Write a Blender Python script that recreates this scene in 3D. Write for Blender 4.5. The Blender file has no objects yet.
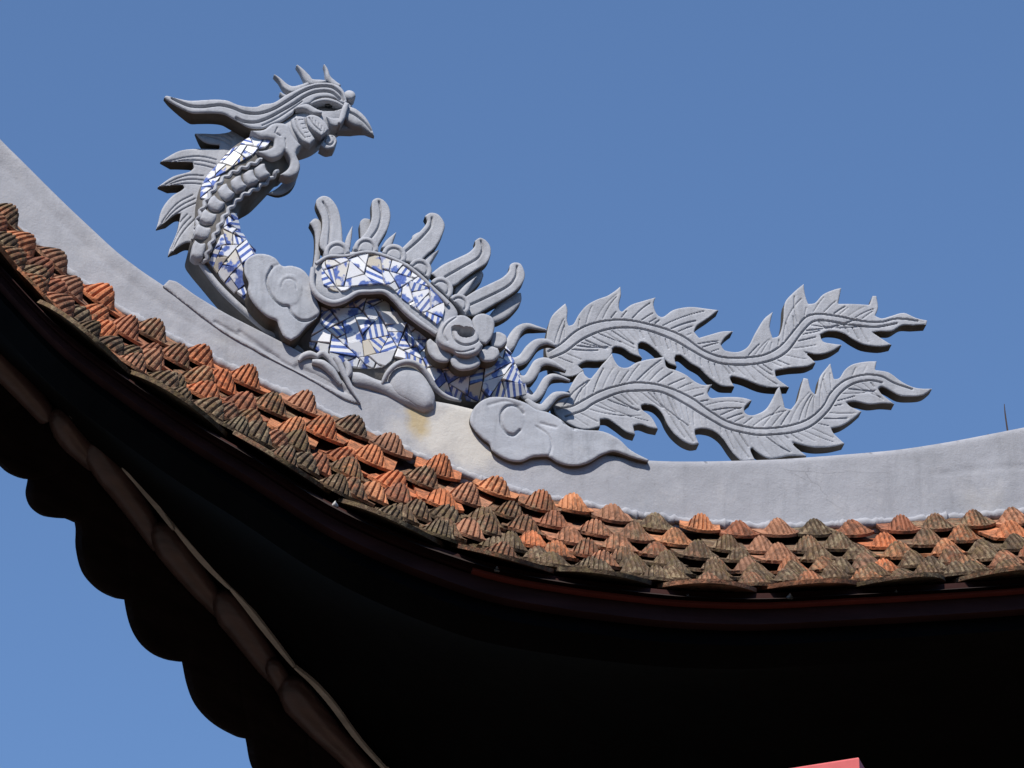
import bpy, math, random
import numpy as np
from mathutils import Vector
random.seed(7); RNG = np.random.default_rng(11)
sc = bpy.context.scene
C = sc.collection
R = math.radians

# ------------------------------------------------------------------ camera
PITCH, YAW, DIST, SC = R(30), R(11), 14.0, 0.003
TARGET = np.array([0.0, 0.0, 8.6])
FWD = np.array([math.sin(YAW)*math.cos(PITCH), math.cos(YAW)*math.cos(PITCH), math.sin(PITCH)])
RIGHT = np.array([math.cos(YAW), -math.sin(YAW), 0.0])
UP = np.cross(RIGHT, FWD)
CAM = TARGET - DIST*FWD
cd = bpy.data.cameras.new('camera'); cam = bpy.data.objects.new('camera', cd); C.objects.link(cam)
cam.location = CAM
cam.rotation_euler = Vector(FWD).to_track_quat('-Z', 'Y').to_euler()
cd.sensor_width = 36; cd.lens = 36*DIST/(1024*SC); cd.clip_end = 5000; cd.clip_start = .1
sc.camera = cam

# ------------------------------------------------------------------ world and sun
SUN_EL, SUN_AZ = R(50), R(-27)      # azimuth measured from -Y (the viewer's side), negative to the left
sdir = Vector((math.sin(SUN_AZ)*math.cos(SUN_EL), -math.cos(SUN_AZ)*math.cos(SUN_EL), math.sin(SUN_EL)))
w = bpy.data.worlds.new('World'); sc.world = w; w.use_nodes = True
nt = w.node_tree; bg = nt.nodes['Background']
sky = nt.nodes.new('ShaderNodeTexSky'); sky.sky_type = 'NISHITA'; sky.sun_disc = False
sky.sun_elevation = SUN_EL; sky.sun_rotation = math.atan2(sdir.x, sdir.y)
sky.air_density = 1.0; sky.dust_density = 0.0; sky.ozone_density = 7.0; sky.altitude = 0
nt.links.new(sky.outputs[0], bg.inputs[0]); bg.inputs[1].default_value = 0.126
ld = bpy.data.lights.new('sun', 'SUN'); ld.energy = 5.0; ld.angle = R(.5); ld.color = (1, .94, .86)
lo = bpy.data.objects.new('sun', ld); C.objects.link(lo); lo.rotation_euler = (-sdir).to_track_quat('-Z', 'Y').to_euler()
sc.view_settings.view_transform = 'Standard'; sc.view_settings.look = 'None'
sc.view_settings.exposure = 0.3; sc.view_settings.gamma = 1

# ------------------------------------------------------------------ helpers
A = lambda *p: np.array(p, float)
def ray(px, py):
    px = np.asarray(px, float); py = np.asarray(py, float)
    k = SC/DIST
    return FWD[None, :] + (px[:, None]-512)*k*RIGHT + (384-py[:, None])*k*UP
def at_plane(pts, p0, n):
    pts = np.atleast_2d(pts); d = ray(pts[:, 0], pts[:, 1])
    t = np.dot(p0-CAM, n)/(d@n)
    return CAM + d*t[:, None]
NF = np.array([0., -1., 0.])
def at(pts, Y):
    return at_plane(pts, np.array([0., Y, 0.]), NF)
def atY(pts, Y):                       # a depth for each point
    pts = np.atleast_2d(pts); d = ray(pts[:, 0], pts[:, 1]); Y = np.asarray(Y, float)
    t = (Y-CAM[1])/d[:, 1]
    return CAM + d*t[:, None]

def smooth(pts, closed=True, ang=58, n=4):
    P = np.array(pts, float); N = len(P)
    if N < 3: return P
    out = []
    def corner(i):
        if not closed and (i == 0 or i == N-1): return True
        a = P[i]-P[i-1]; b = P[(i+1) % N]-P[i]
        c = np.dot(a, b)/(np.linalg.norm(a)*np.linalg.norm(b)+1e-9)
        return math.degrees(math.acos(max(-1, min(1, c)))) > ang
    for i in range(N if closed else N-1):
        p1 = P[i]; p2 = P[(i+1) % N]
        p0 = p1 if corner(i) else P[i-1]
        p3 = p2 if corner((i+1) % N) else P[(i+2) % N]
        L = np.linalg.norm(p2-p1)
        m1 = (p2-p0)*.5; m2 = (p3-p1)*.5
        for m in (m1, m2):
            k = np.linalg.norm(m)
            if k > L: m *= L/k
        for j in range(n):
            t = j/n
            out.append((2*t**3-3*t*t+1)*p1+(t**3-2*t*t+t)*m1+(-2*t**3+3*t*t)*p2+(t**3-t*t)*m2)
    if not closed: out.append(P[-1])
    return np.array(out)

def seg_dist(q, a, b):
    """distance from points q to the segments a-b, with the nearest point"""
    best = np.full(len(q), 1e9); near = np.zeros_like(q)
    for i in range(len(a)):
        d = b[i]-a[i]; L = d@d+1e-12
        t = np.clip(((q-a[i])@d)/L, 0, 1)
        c = a[i]+t[:, None]*d
        e = ((q-c)**2).sum(1)
        m = e < best
        best[m] = e[m]; near[m] = c[m]
    return np.sqrt(best), near
def inside(q, P):
    c = np.zeros(len(q), bool); x, y = q[:, 0], q[:, 1]
    for i in range(len(P)):
        x1, y1 = P[i-1]; x2, y2 = P[i]
        if y1 == y2: continue
        m = ((y1 > y) != (y2 > y)) & (x < (x2-x1)*(y-y1)/(y2-y1)+x1)
        c ^= m
    return c

def mesh_obj(name, V, F, mat, parent=None, ang=None, smoothf=True):
    me = bpy.data.meshes.new(name)
    me.from_pydata([tuple(v) for v in V], [], [tuple(f) for f in F])
    me.materials.append(mat)
    if smoothf:
        me.polygons.foreach_set('use_smooth', [True]*len(me.polygons))
        me.set_sharp_from_angle(angle=R(ang or 48))
    me.update()
    o = bpy.data.objects.new(name, me); C.objects.link(o)
    if parent: o.parent = parent
    return o

class Prof:
    """height above the front plane, as a function of the pixel position"""
    def __init__(s, P, edge=2, h=1.2, grooves=(), bumps=(), noise=.25, taper=None):
        s.P = P; s.edge = edge; s.h = h; s.noise = noise; s.bumps = bumps
        s.G = [(smooth(g, False, 80, 5), gw, gd) for g, gw, gd in grooves]
        s.a = P; s.b = np.roll(P, -1, 0); s.off = RNG.random((7, 2))
    def __call__(s, q, d=None):
        if d is None:
            d, _ = seg_dist(q, s.a, s.b); d = np.where(inside(q, s.P), d, 0)
        t = np.clip(d/s.edge, 0, 1); h = s.h*np.sqrt(np.maximum(0, 1-(1-t)**2))
        for cx, cy, rx, ry, am in s.bumps:
            e = ((q[:, 0]-cx)/rx)**2+((q[:, 1]-cy)/ry)**2
            h = h+am*np.sqrt(np.maximum(0, 1-e)) if am > 0 else h+am*np.clip(1.6*(1-e), 0, 1)
        x, y = q.T
        wob = 0
        for k, (oa, ob) in enumerate(s.off):     # hand-trowelled unevenness: seven waves in unrelated directions
            an = oa*2*math.pi; wl = 14+9*k
            wob = wob+(.35+.12*k)*np.sin((x*math.cos(an)+y*math.sin(an))*2*math.pi/wl+ob*6.3+1.3*np.sin((x*math.sin(an)-y*math.cos(an))*2*math.pi/(wl*1.7)))
        h = h+s.noise*.45*np.minimum(1, d/2)*wob
        for g, gw, gd in s.G:
            lo = g.min(0)-gw*3; hi = g.max(0)+gw*3
            m = np.all((q > lo) & (q < hi), 1)
            if not m.any(): continue
            e, _ = seg_dist(q[m], g[:-1], g[1:])
            h[m] -= gd*np.exp(-(e/gw)**2)*np.minimum(1, d[m]/1.2)
        return h

def relief_mesh(outline, Y=0, thick=.05, step=1.0, plane=None, smooth_out=True, tips=(), **kw):
    P = smooth(outline) if smooth_out else np.array(outline, float)
    prof = Prof(P, **kw)
    lo = np.floor(P.min(0)/step)*step-step; hi = P.max(0)+2*step
    xs = np.arange(lo[0], hi[0], step); ys = np.arange(lo[1], hi[1], step)
    gx, gy = np.meshgrid(xs, ys); q = np.stack([gx.ravel(), gy.ravel()], 1)
    ins = inside(q, P)
    nx, ny = len(xs), len(ys)
    I = ins.reshape(ny, nx)
    cell = I[:-1, :-1] | I[1:, :-1] | I[:-1, 1:] | I[1:, 1:]
    used = np.zeros((ny, nx), bool)
    used[:-1, :-1] |= cell; used[1:, :-1] |= cell; used[:-1, 1:] |= cell; used[1:, 1:] |= cell
    u = used.ravel(); idx = -np.ones(nx*ny, int); idx[u] = np.arange(u.sum())
    Q = q[u]; inn = ins[u]
    d, near = seg_dist(Q, prof.a, prof.b)
    Q = np.where(inn[:, None], Q, near); d = np.where(inn, d, 0)
    snap = inn & (d < .22*step); Q[snap] = near[snap]; d[snap] = 0
    h = prof(Q, d)*SC
    p0 = np.array([0., Y, 0.]) if plane is None else plane[0]
    n = NF if plane is None else plane[1]
    W = at_plane(Q, p0, n)
    th = np.full(len(Q), float(thick))          # plates thin out towards their free tips
    for tx, ty, tr in tips:
        th = np.minimum(th, thick*np.clip(.22+.78*np.hypot(Q[:, 0]-tx, Q[:, 1]-ty)/tr, 0, 1))
    V1 = W+n*h[:, None]; V2 = W-n*th[:, None]
    N = len(Q); ci, cj = np.nonzero(cell)
    a = idx[ci*nx+cj]; b = idx[ci*nx+cj+1]; c = idx[(ci+1)*nx+cj+1]; e = idx[(ci+1)*nx+cj]
    F = np.stack([a, e, c, b], 1)
    edges = {}
    for f in F:
        for k in range(4):
            x, y = int(f[k]), int(f[(k+1) % 4])
            if (y, x) in edges: del edges[(y, x)]
            else: edges[(x, y)] = 1
    S = [(y, x, x+N, y+N) for (x, y) in edges]
    prof.nfront = len(F)
    FB = (F+N)[:, ::-1]
    return np.concatenate([V1, V2]), [tuple(int(i) for i in f) for f in F]+S+[tuple(int(i) for i in f) for f in FB], prof

DARK_EDGED = ('tail_plume', 'neck_fin', 'head_crest', 'chest_cloud', 'tail_cloud', 'wing_feather', 'under_feather', 'tendril', 'wing', 'rosette_petal', 'throat_hook')
def relief(name, outline, mat, parent, **kw):
    V, F, prof = relief_mesh(outline, **kw)
    o = mesh_obj(name, V, F, mat, parent)
    if name in DARK_EDGED:                    # darker edges and backs: underside shade put into the colour, plus edge dirt
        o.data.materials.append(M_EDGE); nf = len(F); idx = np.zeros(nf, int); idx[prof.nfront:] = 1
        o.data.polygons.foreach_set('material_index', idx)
    return o, prof

def stroke(path, widths):
    P = smooth(path, False, 100, 5); n = len(P)
    wd = np.interp(np.linspace(0, 1, n), np.linspace(0, 1, len(widths)), widths)
    T = np.gradient(P, axis=0); T /= np.linalg.norm(T, axis=1)[:, None]+1e-9
    Nn = np.stack([-T[:, 1], T[:, 0]], 1)
    L = P+Nn*wd[:, None]/2; Rr = P-Nn*wd[:, None]/2
    return np.concatenate([L, Rr[::-1]])

def ellipse(cx, cy, rx, ry, rot=0, n=22):
    t = np.linspace(0, 2*np.pi, n, endpoint=False)
    x = rx*np.cos(t); y = ry*np.sin(t); c, s = math.cos(R(rot)), math.sin(R(rot))
    return np.stack([cx+x*c-y*s, cy+x*s+y*c], 1)

def tube_mesh(P3, rad, nseg=10, flat=1.0):
    P3 = np.array(P3, float); n = len(P3); rad = np.interp(np.linspace(0, 1, n), np.linspace(0, 1, len(rad)), rad)
    T = np.gradient(P3, axis=0); T /= np.linalg.norm(T, axis=1)[:, None]+1e-9
    V = []; F = []
    ref = np.array([0.05, -1.0, 0.1])
    for i in range(n):
        u = np.cross(T[i], ref); u /= np.linalg.norm(u); v = np.cross(u, T[i])
        for k in range(nseg):
            t = 2*math.pi*k/nseg
            V.append(P3[i]+rad[i]*(math.cos(t)*u+math.sin(t)*v*flat))
    for i in range(n-1):
        for k in range(nseg):
            a = i*nseg+k; b = i*nseg+(k+1) % nseg
            F.append((a, b, b+nseg, a+nseg))
    F.append(tuple(range(nseg))[::-1]); F.append(tuple((n-1)*nseg+k for k in range(nseg)))
    return V, F
def tube_px(path, radii, Y, flat=1.0, nseg=10, sub=5):
    P = smooth(path, False, 110, sub)
    Ys = np.interp(np.linspace(0, 1, len(P)), np.linspace(0, 1, len(np.atleast_1d(Y))), np.atleast_1d(Y))
    return tube_mesh(atY(P, Ys), [r*SC for r in radii], nseg, flat)
def join(parts):
    V = []; F = []
    for v, f in parts:
        o = len(V); V += list(v); F += [tuple(i+o for i in g) for g in f]
    return V, F
def thing(name, label, cat, loc):
    o = bpy.data.objects.new(name, None); o.location = loc; C.objects.link(o)
    o['label'] = label; o['category'] = cat
    return o
def adopt(root):                      # children were built in world space
    for o in C.objects:
        if o.parent == root: o.matrix_parent_inverse = ROOTINV[root.name]
ROOTINV = {}

# ------------------------------------------------------------------ materials
def mat(name, col, rough=.8, spec=.3):
    m = bpy.data.materials.new(name); m.use_nodes = True
    b = m.node_tree.nodes['Principled BSDF']
    b.inputs['Base Color'].default_value = (*col, 1); b.inputs['Roughness'].default_value = rough
    b.inputs['Specular IOR Level'].default_value = spec
    return m, m.node_tree, b
def nd(t, kind, **kw):
    n = t.nodes.new('ShaderNode'+kind)
    for k, v in kw.items(): setattr(n, k, v)
    return n
def noise(t, scale, detail=5, rough=.6, vec=None, stretch=None):
    g = nd(t, 'NewGeometry'); v = g.outputs['Position'] if vec is None else vec
    if stretch is not None:
        mp = nd(t, 'Mapping'); mp.inputs['Scale'].default_value = stretch; t.links.new(v, mp.inputs[0]); v = mp.outputs[0]
    n = nd(t, 'TexNoise'); n.inputs['Scale'].default_value = scale; n.inputs['Detail'].default_value = detail
    n.inputs['Roughness'].default_value = rough; t.links.new(v, n.inputs['Vector'])
    return n.outputs['Fac']
def ramp(t, src, stops):
    r = nd(t, 'ValToRGB'); e = r.color_ramp.elements
    while len(e) < len(stops): e.new(.5)
    for i, (p, c) in enumerate(stops): e[i].position = p; e[i].color = (*c, 1) if len(c) == 3 else c
    t.links.new(src, r.inputs[0]); return r.outputs[0]
def mix(t, f, a, b, mode='MIX'):
    m = nd(t, 'Mix', data_type='RGBA', blend_type=mode)
    for s, v in ((0, f), (6, a), (7, b)):
        if hasattr(v, 'links'): t.links.new(v, m.inputs[s])
        elif s == 0: m.inputs[0].default_value = v
        else: m.inputs[s].default_value = (*v, 1)
    return m.outputs[2]
def mth(t, op, a, b=0.0):
    m = nd(t, 'Math', operation=op)
    for i, v in enumerate((a, b)):
        if hasattr(v, 'links'): t.links.new(v, m.inputs[i])
        else: m.inputs[i].default_value = v
    return m.outputs[0]
def bump(t, b, src, dist=.003, strength=.6):
    n = nd(t, 'Bump'); n.inputs['Distance'].default_value = dist; n.inputs['Strength'].default_value = strength
    t.links.new(src, n.inputs['Height']); t.links.new(n.outputs[0], b.inputs['Normal'])

def cement(name, base, lo=.84, stain=(.19, .16, .13), stain_amt=.25, drip=.36):
    m, t, b = mat(name, base, .85, .25)
    v = ramp(t, noise(t, 7, 6, .65), [(.3, (lo, lo, lo)), (.7, (1.08, 1.08, 1.08))])
    c = mix(t, 1, base, v, 'MULTIPLY')
    sp = ramp(t, noise(t, 60, 3, .6), [(.66, (0, 0, 0)), (.74, (1, 1, 1))])
    c = mix(t, mth(t, 'MULTIPLY', sp, .22), c, (.12, .11, .11))
    st = ramp(t, noise(t, 3.1, 5, .7), [(.58, (0, 0, 0)), (.75, (1, 1, 1))])
    c = mix(t, mth(t, 'MULTIPLY', st, stain_amt), c, stain)
    dr = ramp(t, noise(t, 1, 6, .7, stretch=(26, 26, 3.5)), [(.5, (0, 0, 0)), (.68, (1, 1, 1))])
    c = mix(t, mth(t, 'MULTIPLY', dr, drip), c, tuple(k*.45 for k in base))
    dust = ramp(t, noise(t, 11, 6, .75), [(.52, (0, 0, 0)), (.66, (1, 1, 1))])
    c = mix(t, mth(t, 'MULTIPLY', dust, .28), c, tuple(k*q for k, q in zip(base, (1.45, 1.4, 1.32))))
    t.links.new(c, b.inputs['Base Color'])
    h = mth(t, 'ADD', mth(t, 'MULTIPLY', noise(t, 140, 4, .6), .5), noise(t, 28, 4, .6))
    bump(t, b, h, .004, .5)
    return m, t, b, c
M_GREY = cement('grey_painted_cement', (.345, .355, .385))[0]
M_CLOUD = cement('cloud_cement', (.33, .345, .38), .88)[0]
M_EDGE = cement('dirt_and_shade_edge', (.085, .075, .062), .6, (.13, .09, .05), .5)[0]
M_GROUT, _t, _b, _ = cement('grout', (.15, .14, .13), .6)

# ridge plaster, with damp streaks and a yellow lime stain of its own place
M_RIDGE, t, b, c = cement('ridge_plaster', (.295, .30, .325), .9, (.34, .32, .28), .35, .2)
def spot(t, px, py, rx, ry, soft=.5):
    p = at([(px, py)], 0)[0]
    g = nd(t, 'NewGeometry'); v = nd(t, 'VectorMath', operation='SUBTRACT'); v.inputs[1].default_value = p
    t.links.new(g.outputs['Position'], v.inputs[0])
    s = nd(t, 'VectorMath', operation='MULTIPLY'); s.inputs[1].default_value = (1/(rx*SC), 0, 1/(ry*SC))
    t.links.new(v.outputs[0], s.inputs[0])
    l = nd(t, 'VectorMath', operation='LENGTH'); t.links.new(s.outputs[0], l.inputs[0])
    d = mth(t, 'ADD', l.outputs['Value'], mth(t, 'MULTIPLY', mth(t, 'SUBTRACT', noise(t, 9, 5, .6), .5), 1.4))
    return ramp(t, d, [(soft, (1, 1, 1)), (1, (0, 0, 0))])
c = mix(t, mth(t, 'MULTIPLY', spot(t, 462, 440, 75, 48), .85), c, (.50, .475, .43))
c = mix(t, mth(t, 'MULTIPLY', spot(t, 415, 424, 16, 32), .9), c, (.38, .30, .17))
streak = ramp(t, noise(t, 5, 5, .7, stretch=(2.2, 1, .35)), [(.55, (0, 0, 0)), (.7, (1, 1, 1))])
c = mix(t, mth(t, 'MULTIPLY', streak, .16), c, (.17, .17, .18))
crk = nd(t, 'TexVoronoi', feature='DISTANCE_TO_EDGE'); crk.inputs['Scale'].default_value = 1.7
g = nd(t, 'NewGeometry'); wv = nd(t, 'VectorMath', operation='ADD'); t.links.new(g.outputs['Position'], wv.inputs[0])
nn = nd(t, 'TexNoise'); nn.inputs['Scale'].default_value = 3; nn.inputs['Detail'].default_value = 6
t.links.new(nn.outputs['Color'], wv.inputs[1]); t.links.new(wv.outputs[0], crk.inputs['Vector'])
cl = ramp(t, crk.outputs['Distance'], [(.0, (1, 1, 1)), (.006, (0, 0, 0))])
c = mix(t, mth(t, 'MULTIPLY', mth(t, 'MULTIPLY', cl, .5), ramp(t, noise(t, 2, 2), [(.5, (0, 0, 0)), (.6, (1, 1, 1))])), c, (.15, .15, .16))
t.links.new(c, b.inputs['Base Color'])

# blue and white porcelain shards
M_SHARD, t, b = mat('porcelain', (.7, .7, .72), .12, .6)
uv = nd(t, 'UVMap'); at_ = nd(t, 'Attribute', attribute_name='rnd'); sep = nd(t, 'SeparateColor'); t.links.new(at_.outputs['Color'], sep.inputs[0])
r1, r2, r3 = sep.outputs[0], sep.outputs[1], sep.outputs[2]
wav = nd(t, 'TexWave', wave_type='BANDS', wave_profile='SIN'); wav.inputs['Scale'].default_value = .05
wav.inputs['Distortion'].default_value = 7; wav.inputs['Detail'].default_value = 2; wav.inputs['Detail Scale'].default_value = .08
t.links.new(uv.outputs[0], wav.inputs['Vector'])
st = ramp(t, wav.outputs['Fac'], [(.52, (0, 0, 0)), (.62, (1, 1, 1))])
n1 = nd(t, 'TexNoise'); n1.inputs['Scale'].default_value = .075; n1.inputs['Detail'].default_value = 3; t.links.new(uv.outputs[0], n1.inputs['Vector'])
bl = ramp(t, n1.outputs['Fac'], [(.50, (0, 0, 0)), (.56, (1, 1, 1))])
sel = ramp(t, r1, [(.36, (0, 0, 0)), (.37, (1, 1, 1))])
f = mix(t, sel, st, bl)
n2 = nd(t, 'TexNoise'); n2.inputs['Scale'].default_value = .35; t.links.new(uv.outputs[0], n2.inputs['Vector'])
blue = ramp(t, n2.outputs['Fac'], [(.3, (.04, .07, .27)), (.6, (.08, .14, .40)), (.8, (.24, .30, .48))])
white = ramp(t, r2, [(0, (.70, .70, .71)), (.75, (.64, .65, .67)), (.93, (.55, .51, .43)), (1, (.50, .45, .36))])
f = mth(t, 'MULTIPLY', f, ramp(t, r3, [(.12, (0, 0, 0)), (.16, (.95, .95, .95))]))
c = mix(t, f, white, blue)
c = mix(t, mth(t, 'MULTIPLY', ramp(t, noise(t, 22, 4), [(.6, (0, 0, 0)), (.8, (1, 1, 1))]), .35), c, (.35, .31, .25))
t.links.new(c, b.inputs['Base Color']); bump(t, b, noise(t, 30, 2), .002, .25)

# fired clay tiles with lichen
def tile_mat(name, orange_bias):
    m, t, b = mat(name, (.45, .15, .08), .9, .15)
    a = nd(t, 'Attribute', attribute_name='rnd'); s = nd(t, 'SeparateColor'); t.links.new(a.outputs['Color'], s.inputs[0])
    rA, rB, rC = s.outputs[0], s.outputs[1], s.outputs[2]
    clay = ramp(t, rB, [(0, (.52, .17, .075)), (.3, (.54, .235, .115)), (.55, (.30, .115, .065)), (.8, (.48, .22, .125)), (1, (.24, .13, .085))])
    clay = mix(t, 1, clay, ramp(t, noise(t, 16, 5), [(.3, (.7, .7, .7)), (.7, (1.1, 1.1, 1.1))]), 'MULTIPLY')
    lich = ramp(t, noise(t, 22, 7, .75), [(.32, (.035, .028, .02)), (.42, (.14, .115, .06)), (.5, (.055, .04, .03)), (.6, (.24, .20, .125)), (.7, (.06, .046, .034))])
    k = mth(t, 'ADD', mth(t, 'SUBTRACT', mth(t, 'MULTIPLY', noise(t, 26, 8, .85), 1.5), .75), mth(t, 'MULTIPLY', mth(t, 'SUBTRACT', rA, .42), .62))
    k = mth(t, 'ADD', k, mth(t, 'MULTIPLY', rC, .40))          # lower courses carry more lichen
    kk = ramp(t, k, [(.12, (0, 0, 0)), (.20, (.5, .5, .5)), (.36, (1, 1, 1))])
    c = mix(t, mth(t, 'MULTIPLY', kk, .9), clay, lich)
    soot = ramp(t, mth(t, 'ADD', mth(t, 'MULTIPLY', noise(t, 45, 5, .75), .6), mth(t, 'MULTIPLY', noise(t, 9, 5, .7), .4)), [(.47, (0, 0, 0)), (.57, (1, 1, 1))])
    c = mix(t, mth(t, 'MULTIPLY', soot, .65), c, (.04, .032, .026))
    t.links.new(c, b.inputs['Base Color']); bump(t, b, mth(t, 'ADD', noise(t, 90, 4, .7), noise(t, 25, 3)), .006, .8)
    return m
M_TILE = tile_mat('clay_tile', 0)
def wood(name, col, rough=.6, sc_=1.0, spec=.3):
    m, t, b = mat(name, col, rough, spec)
    v = ramp(t, noise(t, 8*sc_, 5, .6, stretch=(.4, .4, 3)), [(.3, (.6, .6, .6)), (.7, (1.15, 1.15, 1.15))])
    t.links.new(mix(t, 1, col, v, 'MULTIPLY'), b.inputs['Base Color']); bump(t, b, noise(t, 40, 4), .003, .4)
    return m
M_RED = wood('dark_red_lacquer', (.045, .016, .014), .75, 1, .12)
M_RED2 = wood('red_lacquer_edge', (.22, .04, .026), .6)
M_SOFFIT = wood('shade_black_wood', (.004, .0035, .0035), .95, 1, .05)  # near-black base: the shade under the roof is put into the colour
M_ROLL = wood('brown_glazed_roll', (.15, .088, .074), .3, 2, .6)
M_STRIP = wood('weathered_board', (.75, .64, .52), .8)
M_DARKTILE = wood('shade_dark_side_tile', (.022, .014, .012), .95, 1, .08)  # tiles seen from below, their shade put into the dark base colour
M_DECK = wood('mortar_bed', (.028, .016, .013), .95)
M_POST, t, b = mat('red_paint', (.50, .075, .075), .55, .4)
t.links.new(ramp(t, noise(t, 12, 5), [(.35, (.44, .065, .065)), (.7, (.56, .10, .10))]), b.inputs['Base Color'])
M_EYE = mat('black_eye', (.01, .01, .01), .25, .5)[0]
M_LIME = mat('lime', (.7, .7, .68), .9)[0]
M_STEM = mat('dark_stem', (.05, .035, .03), .8)[0]
M_WALL = wood('wall_plaster', (.35, .25, .16), .9)
M_GROUND, t, b = mat('paving', (.16, .15, .14), .9)
t.links.new(ramp(t, noise(t, .8, 8), [(.3, (.035, .033, .03)), (.7, (.065, .06, .055))]), b.inputs['Base Color'])

# ------------------------------------------------------------------ ground
s = 3000
g = mesh_obj('ground', [(-s, -s, 0), (s, -s, 0), (s, s, 0), (-s, s, 0)], [(0, 1, 2, 3)], M_GROUND, smoothf=False)
g['kind'] = 'structure'

# unseen belt of trees, added to shut off the low sky and darken undersides
M_LEAF, t, b = mat('foliage', (.05, .075, .025), .8)
t.links.new(ramp(t, noise(t, 2.5, 4), [(.3, (.030, .05, .016)), (.7, (.07, .095, .03))]), b.inputs['Base Color'])
M_BARK = mat('bark', (.09, .07, .05), .95)[0]
Vt = []; Ft = []
r_ = np.random.default_rng(3)
for k in range(44):
    an = 2*math.pi*k/44+r_.uniform(-.05, .05); ring_r = 24+r_.uniform(-2, 4); cx, cy = ring_r*math.sin(an), -12-ring_r*math.cos(an)+8
    if cy > -2: ring_r += 16; cx, cy = ring_r*math.sin(an), -4-ring_r*math.cos(an)
    hgt = r_.uniform(11, 14)
    for i in range(420):
        d_ = r_.normal(size=3); d_ /= np.linalg.norm(d_); rr_ = r_.random()**.33
        p = np.array([cx, cy, hgt*.56])+d_*rr_*np.array([3.4, 3.4, hgt*.44])
        a_ = r_.normal(size=3); a_ /= np.linalg.norm(a_); b_ = np.cross(a_, r_.normal(size=3)); b_ /= np.linalg.norm(b_); z_ = r_.uniform(.35, .75)
        o = len(Vt); Vt += [p+a_*z_, p+b_*z_*.7, p-a_*z_, p-b_*z_*.7]; Ft.append((o, o+1, o+2, o+3))
o = mesh_obj('sky_block_trees', Vt, Ft, M_LEAF, smoothf=False); o['kind'] = 'stuff'; o['label'] = 'unseen belt of dark leafy trees added to block the low sky'; o['category'] = 'trees'

# ------------------------------------------------------------------ temple
temple = thing('temple', 'temple roof corner with fluted clay tiles, pale plaster ridge and dark red eave boards', 'temple', (1.5, 2.5, 0))

T_PX = np.array([(-160, 60), (-90, 120), (0, 206), (34, 236), (70, 270), (120, 305), (170, 333), (224, 359), (275, 384), (326, 407), (377, 430), (412, 450), (464, 467), (511, 487), (551, 493), (609, 505), (665, 514), (754, 522), (815, 521), (891, 516), (1005, 509), (1100, 500), (1250, 480)], float)
E_PX = np.array([(-190, 60), (-110, 140), (0, 256), (49, 311), (78, 336), (150, 386), (200, 419), (259, 452), (307, 484), (350, 508), (417, 536), (500, 563), (584, 577), (678, 588), (760, 591), (853, 586), (930, 582), (1024, 576), (1120, 566), (1290, 545)], float)
def ysm(P, x):                      # smoothed interpolation
    d = np.linspace(-30, 30, 9)
    return np.mean([np.interp(x+k, P[:, 0], P[:, 1]) for k in d], 0)
YT, YE = -0.07, -0.82
def shift(x): return np.interp(x, [-160, 350, 620, 1200], [-30, -30, -6, 6])
def SF(x, v):
    """roof surface: x = ridge position in px, v = 0 at ridge, 1 at eave"""
    x = np.atleast_1d(np.asarray(x, float)); v = np.broadcast_to(np.asarray(v, float), x.shape)
    a = atY(np.stack([x, ysm(T_PX, x)+9], 1), np.full(len(x), YT))
    xe = x+shift(x)
    b_ = atY(np.stack([xe, ysm(E_PX, xe)], 1), np.full(len(x), YE))
    p = a*(1-v[:, None])+b_*v[:, None]
    p[:, 2] -= .05*4*v*(1-v)
    return p

# ridge wall
top = [(-160, -40), (-60, 72), (0, 139), (23, 162), (47, 186), (70, 208.5), (94, 231), (117, 252), (141, 270.5), (164, 286), (200, 311), (240, 333), (280, 354), (320, 372), (360, 386), (400, 396), (450, 404), (500, 417), (560, 438), (610, 455), (648, 460.5), (700, 461.5), (774, 459.5), (820, 456.5), (864, 453), (900, 449.5), (940, 443.5), (973, 437.5), (1024, 427.5), (1100, 413), (1250, 380)]
bot = [(float(x), float(ysm(T_PX, x)+16)) for x in np.linspace(1250, -160, 48)]
ridge, _ = relief('ridge', np.concatenate([smooth(top, False, 90, 4), bot]), M_RIDGE, temple, Y=-.05, thick=.25, step=3, smooth_out=False,
    edge=5, h=2.0, noise=.3, grooves=[([(930, 476), (975, 470), (1024, 468), (1100, 462)], 1.5, 1.0), ([(0, 165), (60, 222), (120, 275), (180, 318), (240, 350)], 3, .8)])
ledge = [(163, 286), (169, 280), (177, 282), (195, 295), (225, 313), (262, 332), (300, 352), (335, 374), (352, 392), (361, 404), (345, 399), (305, 376), (262, 354), (222, 331), (190, 307)]
relief('ridge_ledge', ledge, M_RIDGE, temple, Y=-.060, thick=.2, step=.9, edge=2, h=.8, noise=.4,
    grooves=[([(215, 322), (250, 342), (290, 366), (330, 385), (350, 394)], 1.8, 1.3), ([(240, 332), (262, 347), (278, 358)], 2.2, 1.6), ([(297, 366), (320, 378), (345, 390)], 2.5, 2)])

# deck under the tiles
xs = np.linspace(-160, 1240, 90); vs = np.linspace(0, 1.0, 6); V = []; F = []
for v in vs: V += list(SF(xs, v)-A(0, -.01, .022))
n = len(xs); V += list(SF(xs, 1)-A(0, -.07, .035)); V += list(SF(xs, 0)-A(0, -.05, .20))
for j in range(5):
    for i in range(n-1): F.append((j*n+i, (j+1)*n+i, (j+1)*n+i+1, j*n+i+1))
mesh_obj('roof_deck', V, F, M_DECK, temple)

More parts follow.
